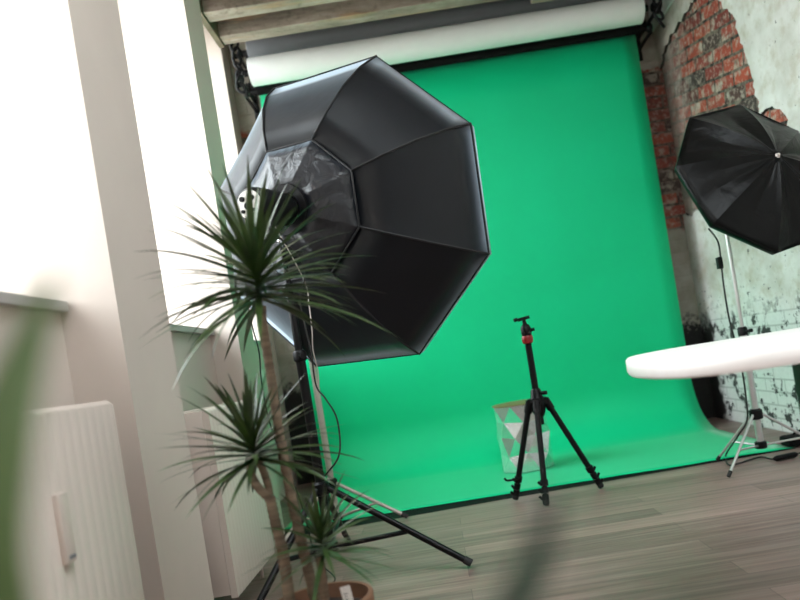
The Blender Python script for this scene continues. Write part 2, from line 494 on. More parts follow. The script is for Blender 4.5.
hole = jag([wr(*p) for p in ((760, 116), (764, 110), (772, 106), (780, 109), (788, 120), (786, 135), (768, 130), (760, 116))], 3, .01, 9)[:-1]
bm = BM()
def loop(pts):
    vs = [bm.verts.new((XR, y, z)) for y, z in pts]
    return [bm.edges.new((vs[i], vs[(i+1) % len(vs)])) for i in range(len(vs))]
es = loop(outer) + loop(hole)
bmesh.ops.triangle_fill(bm, use_beauty=True, use_dissolve=False, edges=es)
for f in bm.faces: f.normal_update()
ret = bmesh.ops.extrude_face_region(bm, geom=list(bm.faces))
bmesh.ops.translate(bm, verts=[g for g in ret['geom'] if isinstance(g, bmesh.types.BMVert)], vec=(.022, 0, 0))
pl = obj('plaster_coat', bm, M['plaster'], brickwall, False)
pl.data.materials.append(M['plaster_edge'])
for p_ in pl.data.polygons:
    if abs(p_.normal.x) < .5: p_.material_index = 1
# white painted band above the plaster, along the ceiling
bm = BM(); box(bm, XR-.012, XR-.0005, 3.2, YB, 2.90, ZC); struct('trim_1', bm, M['white_paint'])

# concrete ceiling beams across the room, and the board that closes their ends by the windows
tn = 2
for y0 in (4.48, 4.17, 3.86, 3.55, 3.24):
    bm = BM(); box(bm, -1.03, XR-.014, y0, y0+.118, 3.018, ZC, .006); struct('trim_%d' % tn, bm, M['concrete']); tn += 1
bm = BM(); box(bm, -1.065, -1.031, 3.601, 4.60, 3.005, ZC); struct('trim_%d' % tn, bm, M['edge_board']); tn += 1
a = P(545, 5, 4.52)
bm = BM(); box(bm, a.x-.075, a.x+.085, 4.50, 4.585, 2.955, 3.018, .006); struct('trim_%d' % tn, bm, M['concrete']); tn += 1

# wall socket by the far window
bm = BM(); box(bm, -1.149, -1.135, 4.58, 4.66, .80, .88, .004)
t = thing('wall_socket', 'small white wall socket beneath the far window', 'socket', (-1.149, 4.62, .84))
so = obj('cover_plate', bm, M['white_plastic'], t)
bm = BM(); lathe(bm, [(.028, 0), (.028, .004), (.022, .004), (.02, -.004)], (-1.1355, 4.62, .84), (1, 0, 0), 20)
obj('socket_well', bm, M['white_plastic'], so)

# ------------------------------------------------------------------ radiators
def radiator(x, y0, y1, z0, z1, xb, label, meter, xw=-.95):
    t = thing('radiator', label, 'radiator', ((x+xb)/2, (y0+y1)/2, 0), 'radiators under the windows')
    bm = BM()
    n = int((y1-y0)/.0045)
    prof = []
    for i in range(n+1):
        y = y0 + (y1-y0)*i/n
        ph = ((y-y0)/.036) % 1
        prof.append((y, x - .0018*(0 if ph < .55 else math.sin((ph-.55)/.45*PI))))
    for zz0, zz1 in ((z0, z1-.012),):
        low = [bm.verts.new((xx, y, zz0)) for y, xx in prof]; hi = [bm.verts.new((xx, y, zz1)) for y, xx in prof]
        for i in range(n): bm.faces.new((low[i], low[i+1], hi[i+1], hi[i]))
        tp = [bm.verts.new((x-.014, y, z1)) for y, xx in prof]
        for i in range(n): bm.faces.new((hi[i], hi[i+1], tp[i+1], tp[i]))
        bk = [bm.verts.new((x-.022, y, z0)) for y, xx in prof]; bt = [bm.verts.new((x-.022, y, z1)) for y, xx in prof]
        for i in range(n):
            bm.faces.new((tp[i], tp[i+1], bt[i+1], bt[i])); bm.faces.new((bt[i], bt[i+1], bk[i+1], bk[i]))
            bm.faces.new((bk[i], bk[i+1], low[i+1], low[i]))
        bm.faces.new((low[0], hi[0], tp[0], bt[0], bk[0])); bm.faces.new((bk[n], bt[n], tp[n], hi[n], low[n]))
    obj('front_panel', bm, M['radiator'], t, angle=50)
    bm = BM(); box(bm, xb, xb+.02, y0, y1, z0, z1, .005); obj('back_panel', bm, M['radiator'], t)
    bm = BM()
    k = int((y1-y0-.02)/.022)
    for i in range(k):
        ya = y0+.012+i*.022
        box(bm, xb+.02, x-.022, ya, ya+.006, z0+.02, z1-.012)
    obj('convector_fins', bm, M['radiator'], t, False)
    for ya in (y0, y1-.008):
        bm = BM(); box(bm, xb+.021, x-.023, ya, ya+.008, z0+.01, z1-.004, .002); obj('side_cover', bm, M['radiator'], t)
    bm = BM(); tube(bm, [(xb+.05, y1-.03, z0+.01), (xb+.05, y1+.02, z0-.02), (xb+.05, y1+.02, 0.001)], .009); obj('pipe', bm, M['radiator'], t)
    bm = BM(); lathe(bm, [(.012, -.03), (.02, -.02), (.02, .03), (.014, .04)], (xb+.05, y1+.02, z0+.03), (0, 0, 1), 20); obj('valve', bm, M['white_plastic'], t)
    for ya in (y0+.08, y1-.08):
        bm = BM(); box(bm, xw+.001, xb, ya-.015, ya+.015, z0+.05, z1-.05, .003); obj('wall_bracket', bm, M['radiator'], t)
    if meter:
        yc, zc = meter
        bm = BM(); box(bm, x-.002, x+.012, yc-.019, yc+.019, zc-.07, zc+.07, .006)
        h = obj('heat_meter', bm, M['radiator'], t); h['label'] = 'slim white heat meter'
        bm = BM(); box(bm, x+.0105, x+.0128, yc-.012, yc+.012, zc-.062, zc-.054, .001); obj('display', bm, M['grey_roll'], h)
radiator(-.78, 1.13, 1.685, .10, .795, -.91, 'cream ribbed panel radiator nearest the camera, with a slim heat meter', (1.385, .555))
radiator(-.757, 2.29, 2.82, .10, .725, -.88, 'cream ribbed panel radiator behind the potted dracaena', None, -1.03)

# ------------------------------------------------------------------ backdrop rolls
def paper_roll(name, label, y, z, r, x0, x1, m, core=.024):
    t = thing(name, label, 'paper roll', ((x0+x1)/2, y, z), 'paper backdrop rolls under the ceiling')
    bm = BM()
    lathe(bm, [(core, .0), (r-.004, 0), (r, .004), (r, x1-x0-.004), (r-.004, x1-x0), (core, x1-x0)], (x0, y, z), (1, 0, 0), 40, caps=False)
    obj('paper', bm, m, t)
    bm = BM(); lathe(bm, [(core-.001, -.045), (core-.001, x1-x0+.045)], (x0, y, z), (1, 0, 0), 20); obj('core_tube', bm, M['black_plastic'], t)
paper_roll('paper_roll', 'thick white paper roll hanging in front under the beams', 4.78, 2.894, .092, -.925, 1.775, M['white_roll'])
paper_roll('paper_roll', 'grey paper roll half hidden between white roll and beam', 4.93, 3.10, .085, -.94, 1.79, M['grey_roll'])
paper_roll('paper_roll', 'slim black paper roll just below the white roll', 4.925, 2.822, .030, -.93, 1.80, M['black_roll'], .020)

# green sweep
GX0, GX1, GY = -.925, 1.782, 4.98
t = thing('green_backdrop', 'green paper backdrop sweeping from the ceiling onto the floor', 'backdrop', (.43, GY, 0))
prof = [(GY, 2.90-.9*i*.06) for i in range(0)]
prof = [(GY, z) for z in (2.90, 2.5, 2.1, 1.7, 1.3, .9, .6)]
RR = .36
prof += [(GY-RR+RR*math.cos(a_), RR+.003-RR*math.sin(a_)) for a_ in [PI/2*i/14 for i in range(15)]]
prof += [(y, .003) for y in (4.4, 4.2, 4.0, 3.85, 3.75, 3.668)]
bm = BM(); nx = 24; rows = []
for i, (y, z) in enumerate(prof):
    row = []
    for k in range(nx+1):
        x = GX0 + (GX1-GX0)*k/nx
        wv = .006*noise.noise((x*1.1, z*.8, y*.7)) if z > .02 else 0
        lift = 0
        if i == len(prof)-1: lift = .004 + .003*noise.noise((x*3, 1, 2))
        row.append(bm.verts.new((x, y+wv, z+lift)))
    rows.append(row)
for i in range(len(rows)-1):
    for k in range(nx): bm.faces.new((rows[i][k], rows[i+1][k], rows[i+1][k+1], rows[i][k+1]))
sh = obj('paper_sheet', bm, M['green'], t, angle=80)
so = sh.modifiers.new('thickness', 'SOLIDIFY'); so.thickness = .0014; so.offset = 1
bm = BM(); lathe(bm, [(.02, 0), (.048, 0), (.048, GX1-GX0), (.02, GX1-GX0)], (GX0, 5.03, 2.905), (1, 0, 0), 32, caps=False); obj('roll', bm, M['green'], t)
bm = BM(); lathe(bm, [(.0195, -.045), (.0195, GX1-GX0+.045)], (GX0, 5.03, 2.905), (1, 0, 0), 16); obj('core_tube', bm, M['black_plastic'], t)

# black tape along its front edge
bm = BM(); n = 40; prev = None; tp = []
for i in range(n+1):
    f = i/n; x = GX0-.02 + (GX1-GX0+.03)*f
    w = .17*(1-f)**1.2 + .012
    y1 = 3.70; y0 = 3.668 - w + .005*noise.noise((x*4, 0, 3))
    tp.append([(x, y0, .0006), (x, y0, .0016), (x, y1, .0016), (x, y1, .0006)])
vv = [[bm.verts.new(p) for p in r] for r in tp]
for i in range(n):
    for k in range(4): bm.faces.new((vv[i][k], vv[i+1][k], vv[i+1][(k+1) % 4], vv[i][(k+1) % 4]))
bm.faces.new(vv[0]); bm.faces.new(vv[-1][::-1])
tag(obj('floor_tape', bm, M['tape'], None, False, origin=(.43, 3.66, 0)), 'black tape strip along the front edge of green paper', 'tape')

# brackets that carry the rolls, and their pull chains
def bracket(x, label, xin):
    t = thing('roll_bracket', label, 'bracket', (x, YB, 2.97), 'roll brackets on the back wall')
    bm = BM(); box(bm, x-.02, x+.02, YB-.012, YB-.001, 2.70, 3.25, .003); obj('wall_plate', bm, M['black_metal'], t)
    for (y, z) in ((4.78, 2.894), (4.93, 3.10), (4.925, 2.822), (5.03, 2.905)):
        bm = BM(); box(bm, x-.008, x+.008, y-.012, YB-.010, z-.050, z-.028, .002)
        box(bm, x-.008, x+.008, y-.030, y-.016, z-.050, z+.005, .002)
        h = obj('hook_arm', bm, M['black_metal'], t)
        bm = BM(); lathe(bm, [(.015, -.018), (.023, -.018), (.031, -.010), (.023, 0), (.031, .010), (.023, .018), (.015, .018)], (x+xin*.0, y, z), (1, 0, 0), 20)
        obj('drive_wheel', bm, M['black_plastic'], h)
bracket(-1.005, 'black roll bracket at the left end of the paper rolls', 1)
bracket(1.865, 'black roll bracket in the corner by the brick wall', -1)

def chain(name, x, y, ztop, zbot, label, size=.030, seed=3):
    rr = random.Random(seed); bm = BM(); z = ztop; k = 0
    while z > zbot:
        c = Vector((x + rr.uniform(-.006, .006), y, z)); lk = []
        for i in range(14):
            a_ = 2*PI*i/14
            off = Vector((math.cos(a_)*size*.62, 0, math.sin(a_)*size)) if k % 2 == 0 else Vector((math.cos(a_)*size*.35, math.cos(a_)*size*.62, math.sin(a_)*size))
            tilt = Matrix.Rotation(.5*(1 if k % 4 < 2 else -1), 3, 'Y')
            lk.append(c + tilt @ off)
        tube(bm, lk, .0105, 7, closed=True)
        z -= size*1.42; k += 1
    tag(obj(name, bm, M['black_plastic'], None, True, origin=(x, y, ztop)), label, 'chain')
chain('pull_chain', -.985, 4.70, 3.055, 2.74, 'black plastic pull chain hanging at left end of white roll', .034)
chain('pull_chain', 1.855, 4.68, 3.10, 2.70, 'black pull chain hanging at the white roll\'s right end', .036, 5)

# ------------------------------------------------------------------ light stands
def light_stand(name, label, base, hub_z, feet, top, r, m, rleg, low_z, group, taper=(), shrink=.80):
    X, Y = base
    t = thing(name, label, 'light stand', (X, Y, 0), group)
    zs = [low_z] + [z for z in taper] + [top]; rr_ = r
    for i in range(len(zs)-1):
        bm = BM(); lathe(bm, [(rr_, zs[i]-(0 if i == 0 else .04)), (rr_, zs[i+1])], (X, Y, 0), (0, 0, 1), 20)
        obj('pole_section', bm, m, t)
        if i < len(zs)-2:
            bm = BM(); lathe(bm, [(rr_*1.12, -.022), (rr_*1.4, -.016), (rr_*1.4, .012), (rr_*1.1, .02)], (X, Y, zs[i+1]), (0, 0, 1), 20)
            tube(bm, [(X, Y-.01, zs[i+1]-.002), (X+.018, Y-rr_-.025, zs[i+1]-.002)], .33*rr_, 10)
            tube(bm, [(X+.018, Y-rr_-.020, zs[i+1]-.002), (X+.022, Y-rr_-.034, zs[i+1]-.002)], .55*rr_, 12)
            obj('clamp_collar', bm, M['black_plastic'], t)
        rr_ *= shrink
    bm = BM(); lathe(bm, [(r+.004, -.025), (r+.014, -.02), (r+.014, .02), (r+.004, .028)], (X, Y, hub_z), (0, 0, 1), 20); obj('leg_collar', bm, M['black_plastic'], t)
    bm = BM(); lathe(bm, [(r+.002, -.015), (r+.011, -.012), (r+.011, .018), (r+.003, .022)], (X, Y, low_z+.012), (0, 0, 1), 20); obj('brace_collar', bm, M['black_plastic'], t)
    for fx, fy in feet:
        d = Vector((fx-X, fy-Y, 0)); dn = d.normalized()
        a_ = Vector((X, Y, hub_z)) + dn*(r+.010); b_ = Vector((fx, fy, rleg+.003))
        bm = BM(); tube(bm, [a_, b_-(b_-a_).normalized()*.03], rleg, 12); lg = obj('leg', bm, m, t)
        bm = BM(); e = (b_-a_).normalized(); tube(bm, [b_-e*.032, b_-e*.003], rleg+.002, 12); obj('rubber_foot', bm, M['rubber'], lg)
        mid = a_.lerp(b_, .56); s_ = Vector((X, Y, low_z+.014)) + dn*(r+.006)
        bm = BM(); tube(bm, [s_, mid-Vector((0, 0, rleg*.6))], rleg*.75, 10); br = obj('brace', bm, m, t)
    bm = BM(); lathe(bm, [(rr_/shrink, 0), (rr_/shrink+.004, .004), (rr_/shrink+.004, .03), (.008, .034), (.008, .07)], (X, Y, top-.004), (0, 0, 1), 16); obj('spigot', bm, M['chrome'], t)
    return t

SG = 'light stands'
SX, SY = -.503, 2.665
light_stand('light_stand', 'tall black light stand carrying the big black softbox', (SX, SY), .347,
            [(.018, 2.525), (-.735, 2.30), (-.52, 3.19)], 1.30, .0185, M['black_metal'], .0125, .11, SG, (.86, 1.12))
light_stand('light_stand', 'silver light stand behind the tall black stand', (-.622, 3.60), .215,
            [(-.255, 3.48), (-.70, 3.97), (-.86, 3.29)], 1.28, .0165, M['pale_silver'], .0095, .03, SG, (.90,))
RX, RY = 1.50, 3.40
light_stand('light_stand', 'silver light stand in front of the plaster wall under small softbox', (RX, RY), .25,
            [(1.372, 3.65), (1.255, 3.235), (1.83, 3.33)], 1.20, .0165, M['silver'], .0068, .085, SG, (.66,), .62)

# ------------------------------------------------------------------ big octagonal softbox
AX = Vector((.4047, .9134, .044)).normalized(); EX = Vector((AX.y, -AX.x, 0)).normalized(); EZ = EX.cross(AX).normalized()
if EZ.z < 0: EZ = -EZ
EX, EZ = EX*math.cos(.039)-EZ*math.sin(.039), EZ*math.cos(.039)+EX*math.sin(.039)
BC = Vector((-.279, 3.00, 1.421)) - AX*.425
def oct_pt(r, t_, k, base=BC, ax=AX, ex=EX, ez=EZ, off=22.5):
    a_ = rad(off+45*k); return base + ax*t_ + (ex*math.cos(a_)+ez*math.sin(a_))*r
SBP = [(.095, -.010), (.269, .075), (.385, .140), (.50, .222), (.592, .315), (.666, .425)]
t = thing('octagonal_softbox', 'large black octagonal softbox seen from behind, on the tall stand', 'softbox', BC)
def panel_shell(prof, sub, sag, skip=0):
    bm = BM()
    for k in range(8):
        grid = []
        for i, (r, tt) in enumerate(prof):
            row = []
            for j in range(sub+1):
                f = j/sub
                p = oct_pt(r, tt, k).lerp(oct_pt(r, tt, k+1), f)
                s_ = sag*math.sin(PI*f)*math.sin(PI*min(1, (i+.3)/(len(prof)-.4)))
                row.append(bm.verts.new(p + AX*s_))
            grid.append(row)
        for i in range(len(prof)-1):
            for j in range(sub): bm.faces.new((grid[i][j], grid[i][j+1], grid[i+1][j+1], grid[i+1][j]))
    bmesh.ops.remove_doubles(bm, verts=bm.verts, dist=.0005)
    return bm
bm = panel_shell(SBP[1:], 8, .012); o = obj('outer_shell', bm, M['nylon'], t, angle=24, recalc=True)
so = o.modifiers.new('thickness', 'SOLIDIFY'); so.thickness = .002
bm = panel_shell(SBP[:2], 6, .006); bmesh.ops.subdivide_edges(bm, edges=bm.edges, cuts=3, use_grid_fill=True)
for v in bm.verts:
    w = noise.noise(v.co*14)*.010 + noise.noise(v.co*33)*.004
    rr_ = (v.co-BC); rr_ -= AX*rr_.dot(AX); q = rr_.length
    v.co += AX*w*max(0, min(1, (.255-q)/.05))*max(0, min(1, (q-.10)/.03))
o = obj('sleeve', bm, M['sleeve'], t, angle=60); o['label'] = 'crumpled cloth sleeve around the lamp mount'
so = o.modifiers.new('thickness', 'SOLIDIFY'); so.thickness = .002
bm = BM()
for k in range(8): tube(bm, [oct_pt(r+.002, tt-.002, k) for r, tt in SBP[1:]], .0042, 6)
tube(bm, [oct_pt(.271, .074, k) for k in range(8)], .0042, 6, closed=True)
obj('seam_piping', bm, M['piping'], t)
bm = BM()
for k in range(8):
    a0, a1 = oct_pt(.669, .420, k), oct_pt(.669, .420, k+1); b0, b1 = oct_pt(.661, .475, k), oct_pt(.661, .475, k+1)
    f = [bm.verts.new(p) for p in (a0, a1, b1, b0)]; bm.faces.new(f)
bmesh.ops.remove_doubles(bm, verts=bm.verts, dist=.0005)
o = obj('rim_band', bm, M['nylon'], t, angle=10); so = o.modifiers.new('thickness', 'SOLIDIFY'); so.thickness = .004
bm = BM(); c = bm.verts.new(BC+AX*.437); vs = [bm.verts.new(oct_pt(.659, .447, k)) for k in range(8)]
for k in range(8): bm.faces.new((c, vs[k], vs[(k+1) % 8]))
o = obj('front_diffuser', bm, M['diffuser'], t); o['label'] = 'white diffuser cloth'
so = o.modifiers.new('thickness', 'SOLIDIFY'); so.thickness = .002
bm = BM(); lathe(bm, [(.062, -.020), (.094, -.020), (.096, .002), (.075, .006)], BC, AX, 32, caps=False); obj('speed_ring', bm, M['black_metal'], t)

# flash head
t = thing('studio_flash', 'black studio flash head with pale control panel behind the big softbox', 'flash', BC-AX*.18)
bm = BM(); lathe(bm, [(.050, -.225), (.060, -.215), (.063, -.19), (.063, -.07), (.058, -.035), (.060, -.022)], BC, AX, 32); obj('body', bm, M['black_plastic'], t)
bm = BM(); lathe(bm, [(.030, -.232), (.048, -.230), (.050, -.224)], BC, AX, 32); cp = obj('control_panel', bm, M['white_plastic'], t); cp['label'] = 'pale rear control panel'
for dx, dz, r_ in ((-.020, .020, .009), (.020, .020, .009), (0, -.006, .012), (-.022, -.022, .006), (.022, -.022, .006)):
    bm = BM(); lathe(bm, [(r_, -.240), (r_, -.229)], BC+EX*dx+EZ*dz, AX, 16); obj('knob', bm, M['black_plastic'], cp)
bm = BM(); cc = Vector((SX, SY, 1.365)); lathe(bm, [(.014, -.06), (.020, -.055), (.020, .01), (.014, .02)], cc, (0, 0, 1), 20)
tube(bm, [cc, BC-AX*.05-EZ*.035], .013, 12)
tube(bm, [cc+Vector((.0, -.015, -.02)), cc+Vector((.02, -.06, -.03))], .007, 10); obj('tilt_bracket', bm, M['black_metal'], t)

# cords at the big softbox
def cord(name, pts, r, label, cat='cord', m=None, plug=None):
    bm = BM(); tube(bm, smooth_pts(pts, 8), r, 8)
    o = obj(name, bm, m or M['cable'], None, origin=pts[0]); return tag(o, label, cat)
cord('power_cord', [BC-AX*.235-EZ*.025, P(302, 262, 2.62), P(300, 300, 2.66), P(306, 330, 2.66), P(311, 352, 2.66), P(316, 385, 2.66), P(325, 398, 2.64), P(336, 416, 2.64),
     P(340, 440, 2.64), P(338, 458, 2.64), P(328, 472, 2.66), P(321, 480, 2.69)], .0035, 'black power cord looping out from the tall black stand')
cord('sync_cord', [BC-AX*.235-EZ*.02+EX*.02, P(247, 250, 2.5), P(246, 290, 2.5), P(252, 325, 2.5), P(259, 352, 2.52), P(262, 385, 2.55), P(272, 430, 2.6), P(300, 500, 2.68), P(312, 545, 2.68), P(318, 562, 2.69), Vector((-.5, 2.62, .006)), Vector((-.62, 2.5, .006))],
     .0028, 'thin dark cord hanging left of the tall black stand')
cord('flash_cord', [BC-AX*.10-EZ*.06, P(304, 280, 2.66), P(309, 305, 2.66), P(312, 330, 2.66), P(313, 350, 2.67), P(318, 372, 2.68), P(319, 395, 2.69)], .0022,
     'thin pale cord running down the upper black stand', m=M['pale_silver'])

# ------------------------------------------------------------------ small octagonal softbox (umbrella type)
UA = Vector((-.25906, .90639, -.33369)).normalized()
UX = Vector((.95953, .20201, -.19621)); UZ = Vector((.11043, .37101, .92204))
UC, UR, UD = Vector((1.569, 3.15, 1.350)), .401, .139
def um(s, ang, extra=0.0):
    r = UR*s; tt = -UD*(1-s**1.7)
    return UC + UA*(tt+extra) + (UX*math.cos(ang)+UZ*math.sin(ang))*r
UOFF = rad(90)
t = thing('umbrella_softbox', 'small black octagonal umbrella softbox in front of the brick wall', 'softbox', UC)
bm = BM(); ns, nj = 14, 12
for k in range(8):
    a0 = UOFF+k*PI/4; a1 = a0+PI/4; grid = []
    for i in range(ns+1):
        s_ = .03 + .97*i/ns; row = []
        for j in range(nj+1):
            f = j/nj
            p = um(s_, a0).lerp(um(s_, a1), f)
            sg = .022*math.sin(PI*f)*math.sin(PI*s_*.9)
            wr_ = .0045*math.sin(f*PI*5 + 1.7*k + 2*s_)*s_*(1-s_)*3*math.sin(PI*f) + .004*noise.noise((k*3.1+f*4, s_*2.5, 1.3))*math.sin(PI*f)
            row.append(bm.verts.new(p + UA*(sg + wr_)))
        grid.append(row)
    for i in range(ns):
        for j in range(nj): bm.faces.new((grid[i][j], grid[i][j+1], grid[i+1][j+1], grid[i+1][j]))
bmesh.ops.remove_doubles(bm, verts=bm.verts, dist=.0004)
o = obj('canopy', bm, M['umbrella_cloth'], t, angle=14); so = o.modifiers.new('thickness', 'SOLIDIFY'); so.thickness = .0015; so.offset = 0
bm = BM()
for k in range(8):
    a0 = UOFF+k*PI/4
    f = [bm.verts.new(p) for p in (um(1, a0), um(1, a0+PI/4), um(.985, a0+PI/4, .035), um(.985, a0, .035))]; bm.faces.new(f)
bmesh.ops.remove_doubles(bm, verts=bm.verts, dist=.0004)
o = obj('rim_band', bm, M['umbrella_cloth'], t, angle=10); so = o.modifiers.new('thickness', 'SOLIDIFY'); so.thickness = .003
bm = BM(); vs = [bm.verts.new(um(.98, UOFF+k*PI/4, .028)) for k in range(8)]; c = bm.verts.new(UC+UA*.02)
for k in range(8): bm.faces.new((c, vs[k], vs[(k+1) % 8]))
o = obj('front_diffuser', bm, M['diffuser'], t); o['label'] = 'white diffuser cloth'
so = o.modifiers.new('thickness', 'SOLIDIFY'); so.thickness = .0015
for k in range(8):
    bm = BM(); tube(bm, [um(s_, UOFF+k*PI/4, .006) for s_ in (.04, .25, .5, .75, .98)], .0028, 6); obj('rib', bm, M['black_metal'], t)
bm = BM(); lathe(bm, [(.003, -UD-.012), (.006, -UD-.011), (.007, -UD-.004), (.012, -UD-.001), (.012, -UD+.006)], UC, UA, 20); o = obj('finial', bm, M['pale_silver'], t); o['label'] = 'small metal finial'
bm = BM(); tube(bm, [UC-UA*(UD-.005), UC+UA*.32], .0045, 10); obj('shaft', bm, M['chrome'], t)
# lamp head inside, on the stand
t = thing('studio_light', 'black studio lamp on the silver stand inside the small softbox', 'lamp', (RX, RY, 1.21))
q = UC+UA*.255
bm = BM(); lathe(bm, [(.016, -.028), (.022, -.02), (.022, .045), (.016, .055)], (RX, RY, 1.242), (0, 0, 1), 20); obj('tilt_bracket', bm, M['black_plastic'], t)
bm = BM(); lathe(bm, [(.03, -.06), (.04, -.05), (.045, .05), (.035, .06)], UC+UA*.20+UX*.055, UA, 24); obj('lamp_housing', bm, M['black_plastic'], t)

pc = [um(1.0, UOFF+3*PI/4, .03)-Vector((0, .0, .005)), P(718, 242, 3.28), P(721, 262, 3.28), P(724, 288, 3.29), P(729, 318, 3.3), P(736, 345, 3.3), P(742, 370, 3.31), P(746, 398, 3.33),
      P(747, 420, 3.34), P(738, 436, 3.36), G(726, 455, .011), G(729, 465, .009), G(740, 463, .006), G(760, 457, .006), G(775, 459, .006), G(800, 453, .006), G(830, 440, .006)]
t = thing('power_cord', 'black cord dropping from small softbox and trailing on the floor', 'cord', pc[0])
bm = BM(); tube(bm, smooth_pts(pc, 8), .0042, 8); obj('cable', bm, M['cable'], t)
a = P(719.5, 263, 3.28); bm = BM(); box(bm, a.x-.012, a.x+.012, 3.265, 3.295, a.z-.028, a.z+.028, .006); obj('inline_switch', bm, M['black_plastic'], t)
g0, g1 = G(774, 459, .016), G(797, 454, .016)
bm = BM(); tube(bm, [g0, g0.lerp(g1, .1), g0.lerp(g1, .9), g1], [.008, .014, .014, .008], 12); obj('connector', bm, M['black_plastic'], t)

# small black weight that holds the paper's right edge
a = G(797, 447)
t = thing('sandbag', 'small black weight holding down the right corner of green paper', 'weight', (a.x, a.y, .006))
bm = BM(); box(bm, a.x-.055, a.x+.16, a.y-.03, a.y+.08, .006, .062, .022); obj('bag', bm, M['tape'], t)
bm = BM(); tube(bm, [(a.x+.0, a.y+.025, .060), (a.x+.02, a.y+.025, .078), (a.x+.09, a.y+.025, .078), (a.x+.11, a.y+.025, .060)], .006, 8); obj('strap', bm, M['tape'], t)

# ------------------------------------------------------------------ camera tripod
TX, TY = .472, 3.47
t = thing('camera_tripod', 'black camera tripod with red ringed ball head on the green paper\'s edge', 'tripod', (TX, TY, 0))
bm = BM(); tube(bm, [(TX, TY, .36), (TX, TY, .775)], .0165, 16); obj('centre_column', bm, M['black_metal'], t)
bm = BM(); lathe(bm, [(.022, .40), (.034, .43), (.040, .46), (.040, .485), (.030, .50), (.026, .53), (.020, .54)], (TX, TY, 0), (0, 0, 1), 24); sh = obj('shoulder', bm, M['black_metal'], t)
bm = BM(); tube(bm, [(TX+.02, TY-.02, .515), (TX+.045, TY-.04, .515)], .010, 12); obj('lock_knob', bm, M['black_plastic'], sh)
bm = BM(); lathe(bm, [(.018, .765), (.026, .770), (.028, .785), (.028, .800), (.024, .806)], (TX, TY, 0), (0, 0, 1), 24); o = obj('pan_ring', bm, M['red'], t); o['label'] = 'red ring under the ball head'
bm = BM(); lathe(bm, [(.024, .806), (.026, .815), (.026, .842), (.020, .856), (.014, .862)], (TX, TY, 0), (0, 0, 1), 24)
bh = obj('ball_head', bm, M['black_plastic'], t)
bm = BM(); tube(bm, [(TX, TY, .856), (TX-.003, TY, .885)], [.012, .008], 12); obj('ball_stem', bm, M['black_metal'], bh)
bm = BM(); box(bm, -.029, .029, -.02, .02, -.008, .008, .003)
bmesh.ops.rotate(bm, verts=bm.verts, cent=(0, 0, 0), matrix=Matrix.Rotation(-.12, 3, 'Y')); bmesh.ops.translate(bm, verts=bm.verts, vec=(TX-.003, TY, .892))
o = obj('camera_plate', bm, M['black_plastic'], bh)
bm = BM(); tube(bm, [(TX-.035, TY-.005, .893), (TX-.052, TY-.008, .889)], .009, 12); obj('clamp_knob', bm, M['black_plastic'], bh)
bm = BM(); tube(bm, [(TX+.024, TY-.005, .83), (TX+.042, TY-.008, .832)], .008, 12); obj('friction_knob', bm, M['black_plastic'], bh)
for fi, (fx, fy) in enumerate(((.287, 3.50), (.408, 3.27), (.718, 3.46))):
    d = Vector((fx-TX, fy-TY, 0)); dn = d.normalized(); side = Vector((-dn.y, dn.x, 0))
    a_ = Vector((TX, TY, .478)) + dn*.040; b_ = Vector((fx, fy, .003)); e = (b_-a_).normalized(); Ln = (b_-a_).length
    bm = BM(); tube(bm, [a_+e*.02, a_+e*Ln*.76], .0145, 14); lg = obj('leg', bm, M['black_metal'], t)
    bm = BM(); tube(bm, [a_+e*Ln*.70, a_+e*Ln*.86], .0120, 12); obj('middle_section', bm, M['black_metal'], lg)
    bm = BM(); tube(bm, [a_+e*Ln*.84, a_+e*(Ln-.02)], .0095, 12); obj('lower_section', bm, M['black_metal'], lg)
    bm = BM(); tube(bm, [a_-side*.022, a_+side*.022], .015, 14); tube(bm, [a_-e*.005, a_+e*.055], .0195, 14); obj('hinge', bm, M['black_plastic'], lg)
    for q_ in (.785, .855, .920):
        c = a_+e*Ln*q_
        bm = BM(); tube(bm, [c-e*.014, c+e*.014], .0195 if q_ < .84 else .0165, 14)
        out_ = Vector((1 if fi == 2 else -1, -.15, 0))
        tube(bm, [c+e*.010+out_*.012, c-e*.010+out_*.030], .0065, 8)
        obj('leg_lock', bm, M['black_plastic'], lg)
    bm = BM(); lathe(bm, [(.008, -.03), (.0155, -.024), (.016, -.006), (.012, .0)], b_-e*.004, e, 16); obj('rubber_foot', bm, M['rubber'], lg)
    if fi == 0:
        c = a_+e*Ln*.80
        bm = BM(); tube(bm, smooth_pts([c+Vector((.02, -.005, .018)), c+Vector((0, -.02, .015)), c+Vector((-.035, -.02, .012)), c+Vector((-.058, -.02, .015)), c+Vector((-.066, -.02, .028))], 4), .0055, 8)
        obj('hook', bm, M['black_plastic'], lg)

# ------------------------------------------------------------------ faceted foil stool
FX, FY, FR, FH = .472, 4.345, .168, .400
t = thing('foil_stool', 'silver foil drum with folded diamond facets standing on green paper', 'stool', (FX, FY, .005))
bm = BM(); nrow, ncol = 4, 8; rr2 = random.Random(5); rings = []
for i in range(nrow+1):
    ring = []
    for k in range(ncol):
        ang = 2*PI*(k+.5*(i % 2))/ncol + .35
        r_ = FR*(1.0 if i in (0, nrow) else (1.0 if (i+k) % 2 else .92)) + rr2.uniform(-.006, .006)
        z = .008 + FH*i/nrow + (rr2.uniform(-.012, .012) if 0 < i < nrow else 0)
        ring.append(bm.verts.new((FX+r_*math.cos(ang), FY+r_*math.sin(ang), z)))
    rings.append(ring)
for i in range(nrow):
    for k in range(ncol):
        a0, a1 = rings[i][k], rings[i][(k+1) % ncol]
        if i % 2 == 0: b0, b1 = rings[i+1][k], rings[i+1][k-1]
        else: b0, b1 = rings[i+1][(k+1) % ncol], rings[i+1][k]
        bm.faces.new((a0, a1, b0)); bm.faces.new((a0, b0, b1))
